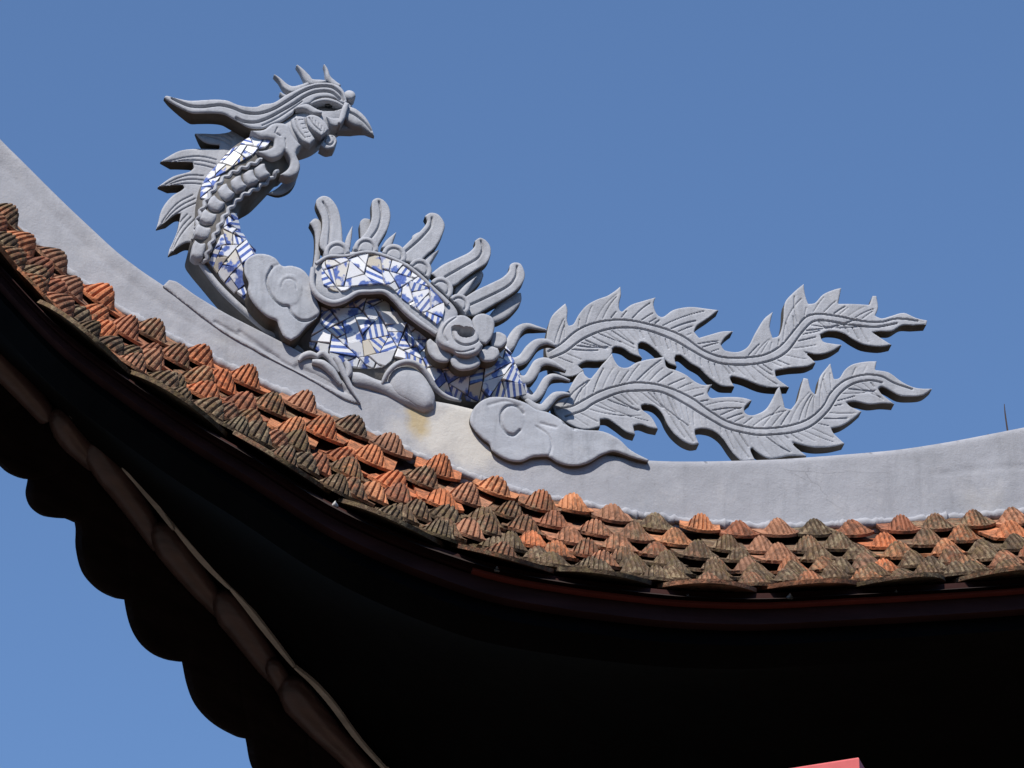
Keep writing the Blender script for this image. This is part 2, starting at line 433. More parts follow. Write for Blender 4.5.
def tile_geo(W, H, Lf, plate_w, plate_l, lip, ribs=8, th=.007):
    """local frame: a across, b down the slope, n outward; origin under the crest"""
    V = []; F = []
    ns = 65; tt = [-1, -.5, -.15, 0, .1, .3, .55, .8, 1.0]
    for t_ in tt:
        for i in range(ns):
            s_ = -1+2*i/(ns-1)
            crest = H*max(0., 1-abs(s_)**1.95)**.8
            if t_ <= 0:
                k = 1+t_; n_ = crest*(k**1.1)-.004*(1-k); b_ = .045*t_; a_ = W*s_*.74; fl = .006*k
            else:
                n_ = crest*(1-t_)**.85*(1+.25*t_); b_ = Lf*t_*(1-.35*abs(s_)**2); a_ = W*s_*(.74+.26*t_**.8); fl = .0085
            r = min(1., 1.45*abs(math.sin(math.pi*ribs*(s_+1)/2)))-.7
            V.append((a_, b_+r*fl*.8, n_+r*fl))
    for j in range(len(tt)-1):
        for i in range(ns-1):
            a = j*ns+i; F.append((a, a+1, a+ns+1, a+ns))
    # the flat plate with its curved lip
    o = len(V); m = 15
    for z in (0.002, -th):
        for i in range(m):
            s_ = -1+2*i/(m-1)
            V.append((plate_w/2*s_, -plate_l, z)); V.append((plate_w/2*s_, Lf+lip*(1-abs(s_)**2)-(.035 if lip < .03 else .07)*abs(s_)**2-.004, z))
    k = 2*m
    for i in range(m-1):
        a = o+2*i
        F.append((a, a+2, a+3, a+1)); F.append((a+k, a+k+1, a+k+3, a+k+2)); F.append((a+1, a+3, a+3+k, a+1+k))
    F.append((o, o+1, o+1+k, o+k)); F.append((o+2*m-2, o+2*m-2+k, o+2*m-1+k, o+2*m-1))
    return np.array(V), F
def add_attr(me, cols):             # cols per vertex
    ca = me.color_attributes.new('rnd', 'FLOAT_COLOR', 'POINT')
    ca.data.foreach_set('color', np.array(cols, float).ravel())
PITCHX = 50.5
rows = [(1.0, 2, 0.35), (.93, 2, -.15), (.82, 1, 0), (.69, 1, .5), (.555, 1, 0), (.415, 1, .5), (.27, 1, 0), (.11, 1, .5)]
for ri, (v, mult, off) in enumerate(rows):
    Vs = []; Fs = []; cols = []
    x = -130+off*PITCHX*(mult if mult == 1 else 2)
    while x < 1180:
        xx = x+random.uniform(-5, 5); vv = v+random.uniform(-.025, .025)*(0 if v == 1 else 1)
        p = SF([xx], vv)[0]
        a = SF([xx+8], vv)[0]-SF([xx-8], vv)[0]; pitch = np.linalg.norm(a)/16*(PITCHX if mult == 2 else float(np.interp(xx, [250, 700], [50, 41]))); a /= np.linalg.norm(a)
        b_ = SF([xx], min(1, vv+.05))[0]-SF([xx], max(0, vv-.05))[0]; b_ /= np.linalg.norm(b_)
        n_ = np.cross(a, b_); n_ /= np.linalg.norm(n_)
        if n_[2] < 0: n_ = -n_
        b_ = np.cross(n_, a); b_ = b_ if b_[1] < 0 else -b_
        rot = R(random.uniform(-10, 10)); a, b_ = a*math.cos(rot)+b_*math.sin(rot), b_*math.cos(rot)-a*math.sin(rot)
        lift = R(random.uniform(4, 11)); b2 = b_*math.cos(lift)+n_*math.sin(lift); n2 = n_*math.cos(lift)-b_*math.sin(lift)
        H = random.uniform(.85, 1.12)*float(np.interp(xx, [250, 600], [.051, .041])); kw_ = float(np.interp(xx, [0, 130, 500], [.29, .35, .41]))*random.uniform(.92, 1.08)
        if mult == 2 and ri == 0: g_, f_ = tile_geo(pitch*kw_*.82, H*.95, .07, pitch*1.9, .28, .05, 7, .010)
        elif mult == 2: g_, f_ = tile_geo(pitch*kw_*.86, H, .07, pitch*1.15, .28, .012, 7)
        else: g_, f_ = tile_geo(pitch*kw_, H, .07, pitch*.97, .26, .008, random.choice((6, 7, 7)))
        W_ = p+g_[:, :1]*a+(g_[:, 1:2]-.07)*b2+g_[:, 2:3]*n2+n_*.019
        o = len(Vs); Vs += list(W_); Fs += [tuple(i+o for i in q) for q in f_]
        low = min(1, max(0, (v-.2)*1.2+(xx-300)/1800+ (0.1 if xx < 330 and v > .8 else 0)))
        c_ = (random.random(), random.random(), low, 1); cols += [c_]*len(W_)
        x += PITCHX*mult if mult == 2 else float(np.interp(xx, [250, 700], [50, 41]))*random.uniform(.93, 1.07)
    o = mesh_obj('tile_course', Vs, Fs, M_TILE, temple, ang=55); add_attr(o.data, cols)

# small lime lumps and mortar at the joint between ridge and tiles
mx = np.linspace(-150, 1230, 500)
mp_ = atY(np.stack([mx, ysm(T_PX, mx)+6+RNG.normal(size=500)*.5], 1), np.full(500, -.058))
V, F = tube_mesh(mp_, list(.012+.010*np.abs(np.sin(mx*.09+2*np.sin(mx*.031)))*RNG.random(500)), 8)
mesh_obj('mortar_joint', V, F, M_RIDGE, temple)

# eave boards, following the tile lips
xe = np.linspace(-190, 1290, 110)
lipw = atY(np.stack([xe, ysm(E_PX, xe)], 1), np.full(len(xe), YE))
def board(name, y0, y1, z0, z1, m, xmin=-999):
    global xe, lipw
    xa, la = xe, lipw; k_ = xe >= xmin; xe, lipw = xe[k_], lipw[k_]
    V = []; n = len(xe)
    kx = np.interp(xe, [40, 480], [.5, 1])[:, None]
    for (dy, dz) in ((y0, z1), (y0, z0), (y1, z0), (y1, z1)): V += list(lipw+A(0, dy, 0)+A(0, 0, dz)*kx)
    F = [(k*n+i, k*n+i+1, ((k+1) % 4)*n+i+1, ((k+1) % 4)*n+i) for k in range(4) for i in range(n-1)]
    F += [(0, n, 2*n, 3*n), (n-1, 2*n-1, 3*n-1, 4*n-1)]
    mesh_obj(name, V, F, m, temple); xe, lipw = xa, la
board('fascia_board', .05, .14, -.020, .016, M_RED)
board('fascia_moulding',   .035, .12, -.028, -.0205, M_RED2, 470)
board('lower_fascia_board', .06, .16, -.075, -.0285, M_RED)
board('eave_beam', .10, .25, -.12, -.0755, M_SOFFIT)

# side eave, running away from the viewer, seen from beneath
L_PX = np.array([(-190, 140), (-120, 215), (-60, 282), (0, 339), (34, 370), (55, 393), (72, 414), (112, 450), (141, 484), (177, 530), (195, 552), (232, 591), (270, 636), (294, 666), (336, 709), (385, 767), (450, 850), (560, 980), (1000, 1400)], float)
def LY(x): return np.interp(x, [-190, -60, 385, 560, 1000], [-.62, -.30, 1.5, 2.3, 4.0])
def LP(pts, dY=0):
    pts = np.atleast_2d(pts); return atY(pts, LY(pts[:, 0])+dY)
def LPo(pts, dY=0, off=0):
    pts = np.atleast_2d(pts); return atY(pts, LY(pts[:, 0]+off)+dY)
nU = 60; u = np.linspace(0, 1, nU)
Fp = atY(np.stack([np.interp(u, [0, 1], [-190, 1290]), np.zeros(nU)], 1), np.full(nU, YE))
fx = np.linspace(-190, 1290, nU); FR = atY(np.stack([fx, ysm(E_PX, fx)], 1), np.full(nU, YE))+A(0, .2, 0)+A(0, 0, -.115)*np.interp(fx, [40, 480], [.5, 1])[:, None]
lx = np.interp(u, [0, .7, 1], [-190, 400, 1000]); LL = LP(np.stack([lx, np.interp(lx, L_PX[:, 0], L_PX[:, 1])], 1)+A(-13, 10), .17)
V = []; F = []; K = 8
for j in range(K+1): V += list(FR*(1-j/K)+LL*(j/K))
for j in range(K):
    for i in range(nU-1): F.append((j*nU+i, j*nU+i+1, (j+1)*nU+i+1, (j+1)*nU+i))
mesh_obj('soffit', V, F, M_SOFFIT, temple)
# back slope from the ridge to the side eave closes the roof from above
RB = atY(np.stack([fx, np.interp(fx, [p[0] for p in top], [p[1] for p in top])], 1), np.full(nU, .12))-A(0, 0, .12)
V = []; F = []
for j in range(K+1):
    k = j/K; V += list(RB*(1-k)+(LL+A(0, .03, .10))*k-A(0, 0, .25*4*k*(1-k)*0))
for j in range(K):
    for i in range(nU-1): F.append((j*nU+i, (j+1)*nU+i, (j+1)*nU+i+1, j*nU+i+1))
mesh_obj('rear_slope', V, F, M_DECK, temple)
# corner closing board
V = [LL[0], LL[0]+A(0, 0, .15), FR[0]+A(0, 0, .2), FR[0]]
mesh_obj('corner_board', V, [(0, 1, 2, 3)], M_SOFFIT, temple, smoothf=False)
# thin weathered board along it: pieces that bow a little
segs = [[(-60, 281), (0, 338), (34, 368), (56, 392)], [(70, 413), (90, 430), (112, 449), (121, 462)], [(124, 468), (141, 484), (160, 507), (175, 530)], [(172, 523), (195, 549), (215, 571), (231, 589)], [(231, 588), (250, 608), (272, 636), (295, 667)], [(296, 668), (316, 684), (336, 706), (362, 742), (392, 776)], [(388, 770), (430, 822), (500, 900)]]
for s_ in segs:
    P = smooth(s_, False, 100, 5); q = LP(P, -.13)
    nn_ = len(q); wv = np.sin(np.linspace(0, math.pi, nn_))[:, None]
    side = A(-.022, 0, -.008); up = A(0, .0, .012)
    V = list(q)+list(q+side*(.32+.5*wv))+list(q+side*(.32+.5*wv)+up)+list(q+up)
    F = [(k*nn_+i, k*nn_+i+1, ((k+1) % 4)*nn_+i+1, ((k+1) % 4)*nn_+i) for k in range(4) for i in range(nn_-1)]+[(0, nn_, 2*nn_, 3*nn_), (nn_-1, 2*nn_-1, 3*nn_-1, 4*nn_-1)]
    mesh_obj('side_board', V, F, M_STRIP, temple)
# glazed roll tiles, each tucked into the next
rolls = [([(-75, 292), (-30, 330), (15, 372), (50, 408)], [18, 17, 14, 11]), ([(61, 421), (68, 427), (78, 437), (98, 455)], [13, 16, 15, 11]),
         ([(96, 451), (112, 471), (128, 490), (146, 513), (164, 538)], [16, 17, 15, 13, 10]), ([(163, 535), (172, 545), (190, 566), (209, 587), (228, 606)], [14, 18, 16, 13, 10]),
         ([(224, 603), (233, 613), (252, 636), (271, 660), (287, 677)], [14, 18, 16, 13, 10]), ([(274, 668), (284, 679), (292, 690)], [10, 11, 9]), ([(291, 690), (300, 700), (322, 722), (350, 748), (384, 782)], [15, 19, 17, 14, 11]), ([(378, 777), (392, 792), (440, 850)], [8, 15, 15])]
for pth, rr in rolls:
    P = smooth(pth, False, 100, 6); q = LP(P+A(-2.5, 2.0), .02)
    # round both ends
    rad = np.interp(np.linspace(0, 1, len(q)), np.linspace(0, 1, len(rr)), rr)*SC*.96
    d0 = q[0]-q[1]; d0 /= np.linalg.norm(d0); d1 = q[-1]-q[-2]; d1 /= np.linalg.norm(d1)
    q = np.concatenate([[q[0]+d0*rad[0]*.8], [q[0]+d0*rad[0]*.5], q, [q[-1]+d1*rad[-1]*.3]]); rad = np.concatenate([[rad[0]*.25, rad[0]*.75], rad, [rad[-1]*.6]])
    V, F = tube_mesh(q, [1.0], 18); V = np.array(V).reshape(len(q), 18, 3); V = q[:, None, :]+(V-q[:, None, :])*rad[:, None, None]
    V[:, :, 1] += np.linspace(-.035, .035, len(q))[:, None]
    mesh_obj('roll_tile', V.reshape(-1, 3), F, M_ROLL, temple)
# hanging side tiles: scalloped, black against the sky
lobes = [[(-70, 300), (-30, 325), (20, 378), (30, 392), (24, 402), (8, 412), (6, 424), (-2, 436), (-30, 430), (-80, 380)],
         [(-40, 395), (10, 400), (40, 398), (66, 425), (72, 450), (62, 470), (36, 480), (15, 474), (0, 461), (-20, 450), (-50, 425)],
         [(40, 430), (75, 440), (100, 465), (100, 500), (80, 523), (70, 519), (50, 517), (37, 508), (32, 495), (34, 481)],
         [(70, 450), (100, 460), (130, 495), (150, 530), (152, 575), (130, 599), (116, 597), (101, 588), (88, 572), (82, 548), (81, 523), (66, 500)],
         [(120, 505), (150, 515), (190, 560), (215, 600), (212, 640), (186, 661), (165, 658), (148, 646), (137, 628), (131, 603), (128, 570)],
         [(175, 570), (200, 575), (250, 630), (280, 690), (274, 725), (252, 739), (235, 734), (216, 722), (201, 705), (193, 685), (188, 661), (178, 620)],
         [(240, 640), (262, 640), (310, 700), (350, 760), (350, 800), (320, 812), (290, 800), (268, 784), (257, 765), (252, 740), (240, 690)],
         [(305, 705), (330, 720), (400, 800), (420, 870), (380, 890), (340, 860), (318, 812)]]
tD = LP([(340, 715)])[0]-LP([(20, 357)])[0]; tD /= np.linalg.norm(tD)
oD = A(-.75, -.35, -.55); pn = np.cross(tD, oD); pn /= np.linalg.norm(pn)
if np.dot(pn, FWD) > 0: pn = -pn
for lb in lobes:
    cx = np.mean([p[0] for p in lb]); cy = np.mean([p[1] for p in lb])
    # base point where the side eave passes
    base = LP([(cx+30, np.interp(cx+30, L_PX[:, 0], L_PX[:, 1]))], .06)[0]
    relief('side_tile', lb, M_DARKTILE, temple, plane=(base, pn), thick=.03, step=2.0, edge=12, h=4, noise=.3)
# underside sheet between the rolls and the tile bodies
under = [(-90, 290), (-30, 330), (30, 385), (66, 425), (100, 462), (150, 520), (200, 578), (250, 636), (300, 700), (360, 760), (440, 850), (400, 880), (330, 800), (270, 735), (236, 715), (208, 650), (170, 628), (150, 580), (112, 565), (98, 512), (60, 492), (40, 452), (0, 425), (-60, 395)]
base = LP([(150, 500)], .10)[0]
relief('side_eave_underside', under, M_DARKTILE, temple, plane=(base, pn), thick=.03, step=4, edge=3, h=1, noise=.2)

# specks of lime dripped on the eave
for (px, py, r) in ((335, 506, 2.6), (497, 571, 2.4), (790, 598, 2.6), (688, 596, 1.2), (896, 592, 1.3)):
    V, F = tube_px([(px-r, py+r*.6), (px, py-r), (px+r, py+r*.8)], [.5*r, r, .4*r], [-.76, -.78, -.76], nseg=7, sub=2)
    mesh_obj('lime_drip', V, F, M_LIME, temple)

# walls and columns that carry the roof, below the frame
def box(x0, x1, y0, y1, z0, z1):
    V = [(x, y, z) for z in (z0, z1) for y in (y0, y1) for x in (x0, x1)]
    return V, [(0, 2, 3, 1), (4, 5, 7, 6), (0, 1, 5, 4), (2, 6, 7, 3), (0, 4, 6, 2), (1, 3, 7, 5)]
mesh_obj('wall', *box(1.2, 7.5, 3.3, 6.5, 0, 7.6), M_WALL, temple, smoothf=False)
for x in (1.0, 3.4, 5.8):
    V, F = tube_mesh([(x, 2.6, z) for z in np.linspace(0, 7.5, 8)], [.17, .16], 20); mesh_obj('column', V, F, M_RED2, temple)

# ------------------------------------------------------------------ phoenix
ph = thing('phoenix_sculpture', 'grey cement phoenix with blue and white mosaic body and leafy tail on roof ridge', 'sculpture', tuple(at([(400, 395)], 0.05)[0]))
def rp(name, outline, **kw):
    m = kw.pop('m', M_GREY); return relief(name, outline, m, kw.pop('under', ph), **kw)

# tail plumes -------------------------------------------------
plumeA = [(546, 341), (548, 327.5), (552, 316), (561, 307), (565.4, 303.5), (567.5, 310), (567, 320), (568.5, 326), (573.5, 324), (578.5, 315), (586, 306), (596, 300), (607, 296), (615, 291), (620.4, 286.5), (621, 295), (619, 304), (619.5, 310), (622, 312), (631, 305), (645, 300.5), (655.5, 297.5), (653.5, 305), (657, 314.5), (663, 317), (673.4, 310), (690, 307), (706, 308.7), (718.6, 310.3), (708.6, 318), (697, 326), (694, 332), (699, 338), (711, 334.5), (722.6, 331.4), (733.4, 331.3), (725, 338), (720.8, 345), (725, 350.5), (738, 352), (748, 346.6), (754.7, 334), (764, 319), (772.7, 312), (769.7, 327.4), (772.5, 338), (779, 335.6), (783, 322), (784.8, 303), (793, 293), (803.6, 284), (805, 294.6), (808, 304), (815, 303), (823, 294.6), (834, 289.7), (841.2, 288), (839.5, 297), (838, 304), (853, 304), (869.5, 305), (872.5, 296), (876.3, 296), (878, 308), (875, 316), (882, 318.5), (891.4, 316), (903.7, 313), (916, 318), (927.2, 320.6), (926.4, 324.7), (913, 325.5), (902, 325.5), (891.4, 331.5), (880.5, 331.5), (872, 332.5), (880.5, 338), (891.6, 345), (880.5, 347), (864, 345), (853, 339.7), (842, 333), (828.5, 331.5), (820, 335), (823, 341.6), (832.6, 343.8), (842.2, 345), (831, 352), (817.6, 354.8), (804, 352), (809.4, 357), (815.6, 363), (806.6, 367), (790, 368.4), (775, 371), (776.6, 378), (789.4, 387.6), (774, 388), (760, 386), (743.7, 379.4), (731.4, 376.4), (730, 379), (734.4, 387), (722, 386.5), (715.6, 383), (707.8, 377), (700, 369), (690.6, 363.6), (681, 355.8), (676, 355.6), (674.6, 359), (676.8, 366.9), (668.8, 363.6), (661.7, 356.5), (654.7, 349.5), (647, 344), (641, 342.6), (638, 345), (639, 353.4), (642.3, 358.2), (631, 354), (623.4, 348.8), (615.6, 347), (612, 349), (612, 353.4), (607.5, 360.2), (598.5, 362), (586, 362), (578, 366), (584, 370.8), (576, 375.6), (566, 377), (551, 370), (549, 362), (546, 354)]
ribA1 = [(548, 352), (561, 344), (577, 331), (593.7, 323.4), (612.5, 320.4), (631, 321), (650, 325), (668.7, 330.5), (685, 338), (701.5, 349.7), (718, 356.7), (735, 358.5), (746.5, 358), (765.6, 354.8), (782, 345), (795.7, 328.8), (806.6, 317), (820, 314.3), (839.5, 317), (861, 321.4), (880.5, 322.5), (897, 319), (918, 321.2)]
ribA2 = [(550, 358.6), (565.6, 352), (582, 340), (600.8, 331.4), (619.5, 328), (640.6, 329), (659, 334.4), (675.8, 341.5), (692, 351), (708.6, 360), (725, 364.4), (749, 365), (771, 360.8), (787.5, 351.5), (801, 334), (812, 322.5), (823, 320.6), (847.7, 324.7), (875, 327.4), (897, 323.5)]
plumeB = [(552, 402), (560, 394), (568, 391), (570, 387.5), (573.5, 381), (578.5, 374), (583.2, 371), (584.8, 375), (588.5, 378), (591, 378.5), (596, 372.5), (601, 366), (607, 359.5), (611.8, 353.6), (614.8, 361), (620, 367), (628, 367.5), (636, 362.8), (647, 359.7), (657.8, 358), (664.8, 356.6), (665, 361), (667, 367.5), (676.6, 370.6), (686, 375), (695, 381.6), (703, 385), (712, 384.5), (708.6, 390), (707.8, 394), (711, 398), (718.8, 397.5), (732.8, 397), (743.8, 398), (752.2, 400.5), (745, 407), (744.5, 412), (748, 414.9), (754.7, 415), (765.6, 409.5), (772.5, 398.5), (776.6, 390), (779.5, 386.6), (782, 395.8), (784.8, 408), (791, 409.5), (797, 401), (800.6, 387.6), (803.5, 378), (808, 379), (810.8, 390), (815.5, 395), (817.6, 387.6), (820, 376.6), (830.3, 363.4), (832, 371), (834, 379.4), (839.5, 378), (845, 369.8), (853, 364.3), (866.8, 361.6), (876.6, 361.4), (875, 370.2), (888.7, 372.5), (902, 382), (916, 388), (932.2, 388.8), (924, 395), (913, 396.6), (899.6, 395.8), (888.7, 390), (881.8, 387), (878, 389), (881.8, 394.4), (894.4, 404.2), (883, 403.4), (869.5, 404.5), (855.9, 401.8), (846, 402.8), (850.4, 406.7), (861.6, 411.6), (853, 419), (842, 425.9), (831, 428.6), (834, 434), (844.6, 443.8), (831, 447), (814.8, 447.7), (801, 445), (792.5, 442.3), (794, 446), (807, 456.4), (790, 456), (771, 459), (760, 454.6), (752, 447.7), (750.4, 450.5), (755, 460.5), (742, 461), (735.5, 456), (729.7, 448.8), (722, 437.8), (712.5, 430.8), (701.6, 428.6), (695, 430), (695, 434), (699, 444), (692, 444.8), (682.8, 441), (673.4, 433), (667, 423.8), (662.5, 414.4), (654.7, 406.6), (645, 404.5), (641, 406), (642, 409.7), (651.6, 417.5), (658, 429.2), (650, 427.7), (640.6, 424.5), (633, 426), (635.2, 434.9), (626.6, 432.3), (617, 425.3), (607.8, 419.5), (600, 419.5), (600, 427), (585, 430), (570, 425), (556, 415)]
ribB1 = [(556, 409), (571, 406.9), (583.5, 400.6), (596, 393.8), (608.5, 388.8), (618.8, 386), (634, 383), (651.6, 384), (667, 387.8), (681, 393), (693.8, 400), (709, 411), (725, 420.6), (740.6, 426), (756, 428.8), (768, 428.6), (790, 425.9), (809, 419), (823, 406.7), (831, 393), (845, 380.7), (864, 375.3), (880.5, 376.6), (894, 383.5), (912, 389.5)]
ribB2 = [(565, 417), (583.5, 410.6), (593.5, 403.8), (606, 398.2), (620, 393), (639, 391), (657.8, 391.7), (671.9, 397), (687.5, 405.8), (709, 419), (725, 427.7), (740.6, 432.4), (757, 435.5), (770, 435), (793, 432.7), (812, 425.9), (828.5, 410.8), (839.5, 394.4), (853, 384.3), (869.5, 380.7), (882, 383)]
def veins(outline, rib, side, spacing=8, a0=48, seed=1):
    rnd = random.Random(seed); P = smooth(outline); out = []
    C_ = smooth(rib, False, 100, 6); L = np.concatenate([[0], np.cumsum(np.linalg.norm(np.diff(C_, axis=0), axis=1))])
    s_ = 6
    while s_ < L[-1]-10:
        p = np.array([np.interp(s_, L, C_[:, 0]), np.interp(s_, L, C_[:, 1])])
        q = np.array([np.interp(s_+2, L, C_[:, 0]), np.interp(s_+2, L, C_[:, 1])])
        ang = math.atan2(q[1]-p[1], q[0]-p[0])+side*R(a0+rnd.uniform(-7, 7))
        cur = p+3*np.array([math.cos(ang), math.sin(ang)]); line = [cur.copy()]
        ln = rnd.uniform(8, 26) if rnd.random() < .35 else 60
        bend = -side*R(rnd.uniform(.6, 2.0))*(1.5 if side < 0 else .8)
        for k in range(20):
            ang += bend*(1 if k > 2 else 0); cur = cur+2.6*np.array([math.cos(ang), math.sin(ang)])
            d, _ = seg_dist(cur[None], P, np.roll(P, -1, 0))
            if not inside(cur[None], P)[0] or d[0] < 2.6 or 2.6*k > ln: break
            line.append(cur.copy())
        if len(line) > 2: out.append((line, rnd.uniform(.42, .62), 1.5*rnd.uniform(.4, 1.25)))
        s_ += spacing*rnd.uniform(.75, 1.35)
    return out
for nm, (o_, r1_, r2_, sd, Yp) in {'a': (plumeA, ribA1, ribA2, 3, .03), 'b': (plumeB, ribB1, ribB2, 5, .012)}.items():
    gr = [(r1_, .62, 2.8), (r2_, .68, 3.2)]+veins(o_, r1_, -1, seed=sd)+veins(o_, r2_, 1, 7, seed=sd+1)
    rp('tail_plume', o_, Y=Yp, thick=.038, step=.72, edge=1.3, h=1.1, grooves=gr, noise=.28)

# tendrils at the tail root
for pth, wd, dY in (([(507, 350), (510, 345), (514, 337), (519, 330), (527, 326), (537, 328), (547, 330.5)], [7, 11, 11, 9, 6, 4, 2], 0),
                    ([(500, 352), (506, 358), (514, 362), (523, 359), (530, 350), (537, 343.5), (547, 342), (556, 346)], [3, 8, 9, 11, 11, 9, 6, 3], .003),
                    ([(508, 366), (514, 375), (521, 380), (528, 379), (534, 371), (538, 364), (546, 361.5), (556, 365), (566, 371)], [4, 8, 9, 10, 11, 10, 8, 5, 2], .001),
                    ([(516, 385), (524, 395), (532, 399), (538, 395), (543, 387), (547, 380), (553, 376.5), (562, 378), (570, 381)], [4, 8, 8, 9, 9, 8, 6, 4, 2], .004),
                    ([(526, 399), (535, 407), (543, 408), (549, 402), (555, 396), (563, 394), (570, 394.5)], [4, 8, 9, 9, 8, 5, 2], .002)):
    rp('tendril', stroke(pth, wd), Y=-.035+dY, thick=.035, step=.8, edge=4, h=2.2, smooth_out=False, noise=.2, tips=[(*pth[-1], 22)])
rp('tail_root', [(488, 345), (504, 347), (514, 360), (524, 380), (538, 400), (546, 414), (524, 412), (505, 385), (492, 362)], Y=-.008, thick=.08, edge=6, h=3)

# body --------------------------------------------------------
body_o = [(262, 128), (285, 128), (298, 140), (298, 152), (290, 166), (280, 178), (276, 180), (269.5, 187), (262, 194), (252, 202), (241, 207), (237.5, 213), (237.5, 222), (240, 233), (248, 245), (258, 260), (275, 275), (300, 285), (325, 290), (360, 290), (400, 290), (440, 300), (480, 325), (504, 347), (514, 362), (524, 384), (531, 400), (510, 405), (490, 408), (466, 406), (440, 404), (415, 402), (385, 392), (345, 381), (318, 368), (300, 354), (285, 340), (265, 326), (250, 314), (236, 302), (221, 286), (206, 268), (196, 256), (190, 246), (193, 235), (195, 222), (196, 205), (199, 190), (206, 178), (216, 166), (225, 155), (236, 146), (248, 139)]
body, bodyp = rp('body', body_o, m=M_GROUT, Y=0, thick=.12, tips=[(266, 172, 75)], step=1.3, edge=24, h=18, noise=.5)
def mosaic(name, region, prof, Y, size, seed, raise_=1.4, tilt=.10, parent=ph):
    rg = random.Random(seed); P = smooth(region, True, 58, 3)
    lo, hi = P.min(0)-2, P.max(0)+2
    def cut(poly):                      # broken crockery: keep snapping the largest shard along a random line
        x, y = np.array(poly).T; ar = .5*abs(np.dot(x, np.roll(y, 1))-np.dot(y, np.roll(x, 1)))
        if ar < size*size*rg.uniform(.55, 1.5): return [poly]
        q = np.array(poly); e = np.roll(q, -1, 0)-q; L = np.linalg.norm(e, axis=1); k = int(L.argmax())
        dr = e[k]/L[k]; an = math.atan2(dr[1], dr[0])+math.pi/2+rg.uniform(-.75, .75)
        m_ = q.mean(0)+dr*rg.uniform(-.12, .12)*L[k]; n_ = np.array([-math.sin(an), math.cos(an)])
        A1, B1 = [], []
        for i in range(len(q)):
            a, b_ = q[i-1], q[i]; da, db = (a-m_)@n_, (b_-m_)@n_
            if (da < 0) != (db < 0):
                c_ = a+(b_-a)*da/(da-db); A1.append(c_); B1.append(c_)
            (A1 if db < 0 else B1).append(b_)
        if len(A1) < 3 or len(B1) < 3: return [poly]
        return cut(A1)+cut(B1)
    t0 = rg.uniform(-.5, .5); cc = (lo+hi)/2; hw = (hi-lo)/2*1.35
    Rm = np.array([[math.cos(t0), -math.sin(t0)], [math.sin(t0), math.cos(t0)]])
    polys = cut([cc+Rm@(hw*np.array(k)) for k in ((-1, -1), (1, -1), (1, 1), (-1, 1))])
    V = []; F = []; UVs = []; cols = []
    for poly in polys:
        poly = np.array(poly); smp = np.concatenate([poly*.6+poly.mean(0)*.4, poly.mean(0)[None]])
        if inside(smp, P).mean() < .12: continue
        dense = []
        for i in range(len(poly)):
            a, b_ = poly[i-1], poly[i]; k = 2 if not inside(np.array([a, b_, (a+b_)/2]), P).all() else 1
            dense += [a+(b_-a)*(j+1)/k for j in range(k)]
        poly = dense
        poly = np.array(poly); ins_ = inside(poly, P); d, near = seg_dist(poly, P, np.roll(P, -1, 0))
        poly = np.where(ins_[:, None], poly, near); c_ = poly.mean(0)
        keep = [poly[0]]
        for q in poly[1:]:
            if np.linalg.norm(q-keep[-1]) > 1.5: keep.append(q)
        poly = np.array(keep)
        if len(poly) < 3: continue
        x, y = poly.T; area = .5*abs(np.dot(x, np.roll(y, 1))-np.dot(y, np.roll(x, 1)))
        if area < 14: continue
        rad = math.sqrt(area/math.pi); poly = c_+(poly-c_)*(1-.55/rad)
        h = prof(poly); M_ = np.c_[poly-c_, np.ones(len(poly))]; co, *_ = np.linalg.lstsq(M_, h, rcond=None)
        co[0] = np.clip(co[0], -1.3, 1.3)+rg.uniform(-tilt, tilt); co[1] = np.clip(co[1], -1.3, 1.3)+rg.uniform(-tilt, tilt)
        dev = float(prof(c_[None])[0]-co[2]); mid = (poly+c_)/2; dev = max(dev, float((prof(mid)-np.c_[mid-c_, np.ones(len(mid))]@co).max()))
        hh = M_@co+raise_+max(0, dev)+rg.uniform(-.3, .4)
        W0 = at(poly, Y); top_ = W0+NF*(hh*SC)[:, None]; bot_ = W0+NF*((hh-5)*SC)[:, None]
        inner = c_+(poly-c_)*(1-.5/rad); itop = at(inner, Y)+NF*((hh+.35)*SC)[:, None]
        k = len(poly); o = len(V); V += list(itop)+list(top_)+list(bot_)
        fs = [tuple(range(o, o+k))]+[(o+a_, o+k+a_, o+k+(a_+1) % k, o+(a_+1) % k) for a_ in range(k)]+[(o+k+a_, o+2*k+a_, o+2*k+(a_+1) % k, o+k+(a_+1) % k) for a_ in range(k)]
        F += fs
        th_ = rg.uniform(0, math.pi); cs, sn = math.cos(th_), math.sin(th_); ofs = np.array([rg.uniform(0, 500), rg.uniform(0, 500)])
        uvv = (poly-c_)@np.array([[cs, -sn], [sn, cs]])+ofs; uvl = list(uvv)*3; rc = (rg.random(), rg.random(), rg.random(), 1)
        UVs += uvl; cols += [rc]*(3*k)
    o = mesh_obj(name, V, F, M_SHARD, parent, smoothf=False); add_attr(o.data, cols)
    ul = o.data.uv_layers.new(name='UVMap')
    vi = np.zeros(len(o.data.loops), int); o.data.loops.foreach_get('vertex_index', vi)
    ul.data.foreach_set('uv', np.array(UVs)[vi].ravel())
    return o
mosaic('neck_mosaic', [(199, 196), (201, 186), (208, 176), (216, 169), (224, 160), (234, 151), (246, 144), (256, 140), (266, 143), (270, 148), (265, 156), (256, 162), (245, 168), (232, 175), (220, 184), (212, 194), (205, 208), (198, 208)], bodyp, 0, 14, 5, parent=body)
mosaic('chest_mosaic', [(222, 232), (228, 222), (236, 217), (240, 233), (248, 245), (256, 258), (258, 285), (262, 310), (256, 314), (248, 309), (235, 299), (221, 284), (207, 267), (213, 256), (218, 245)], bodyp, 0, 16, 8, parent=body)
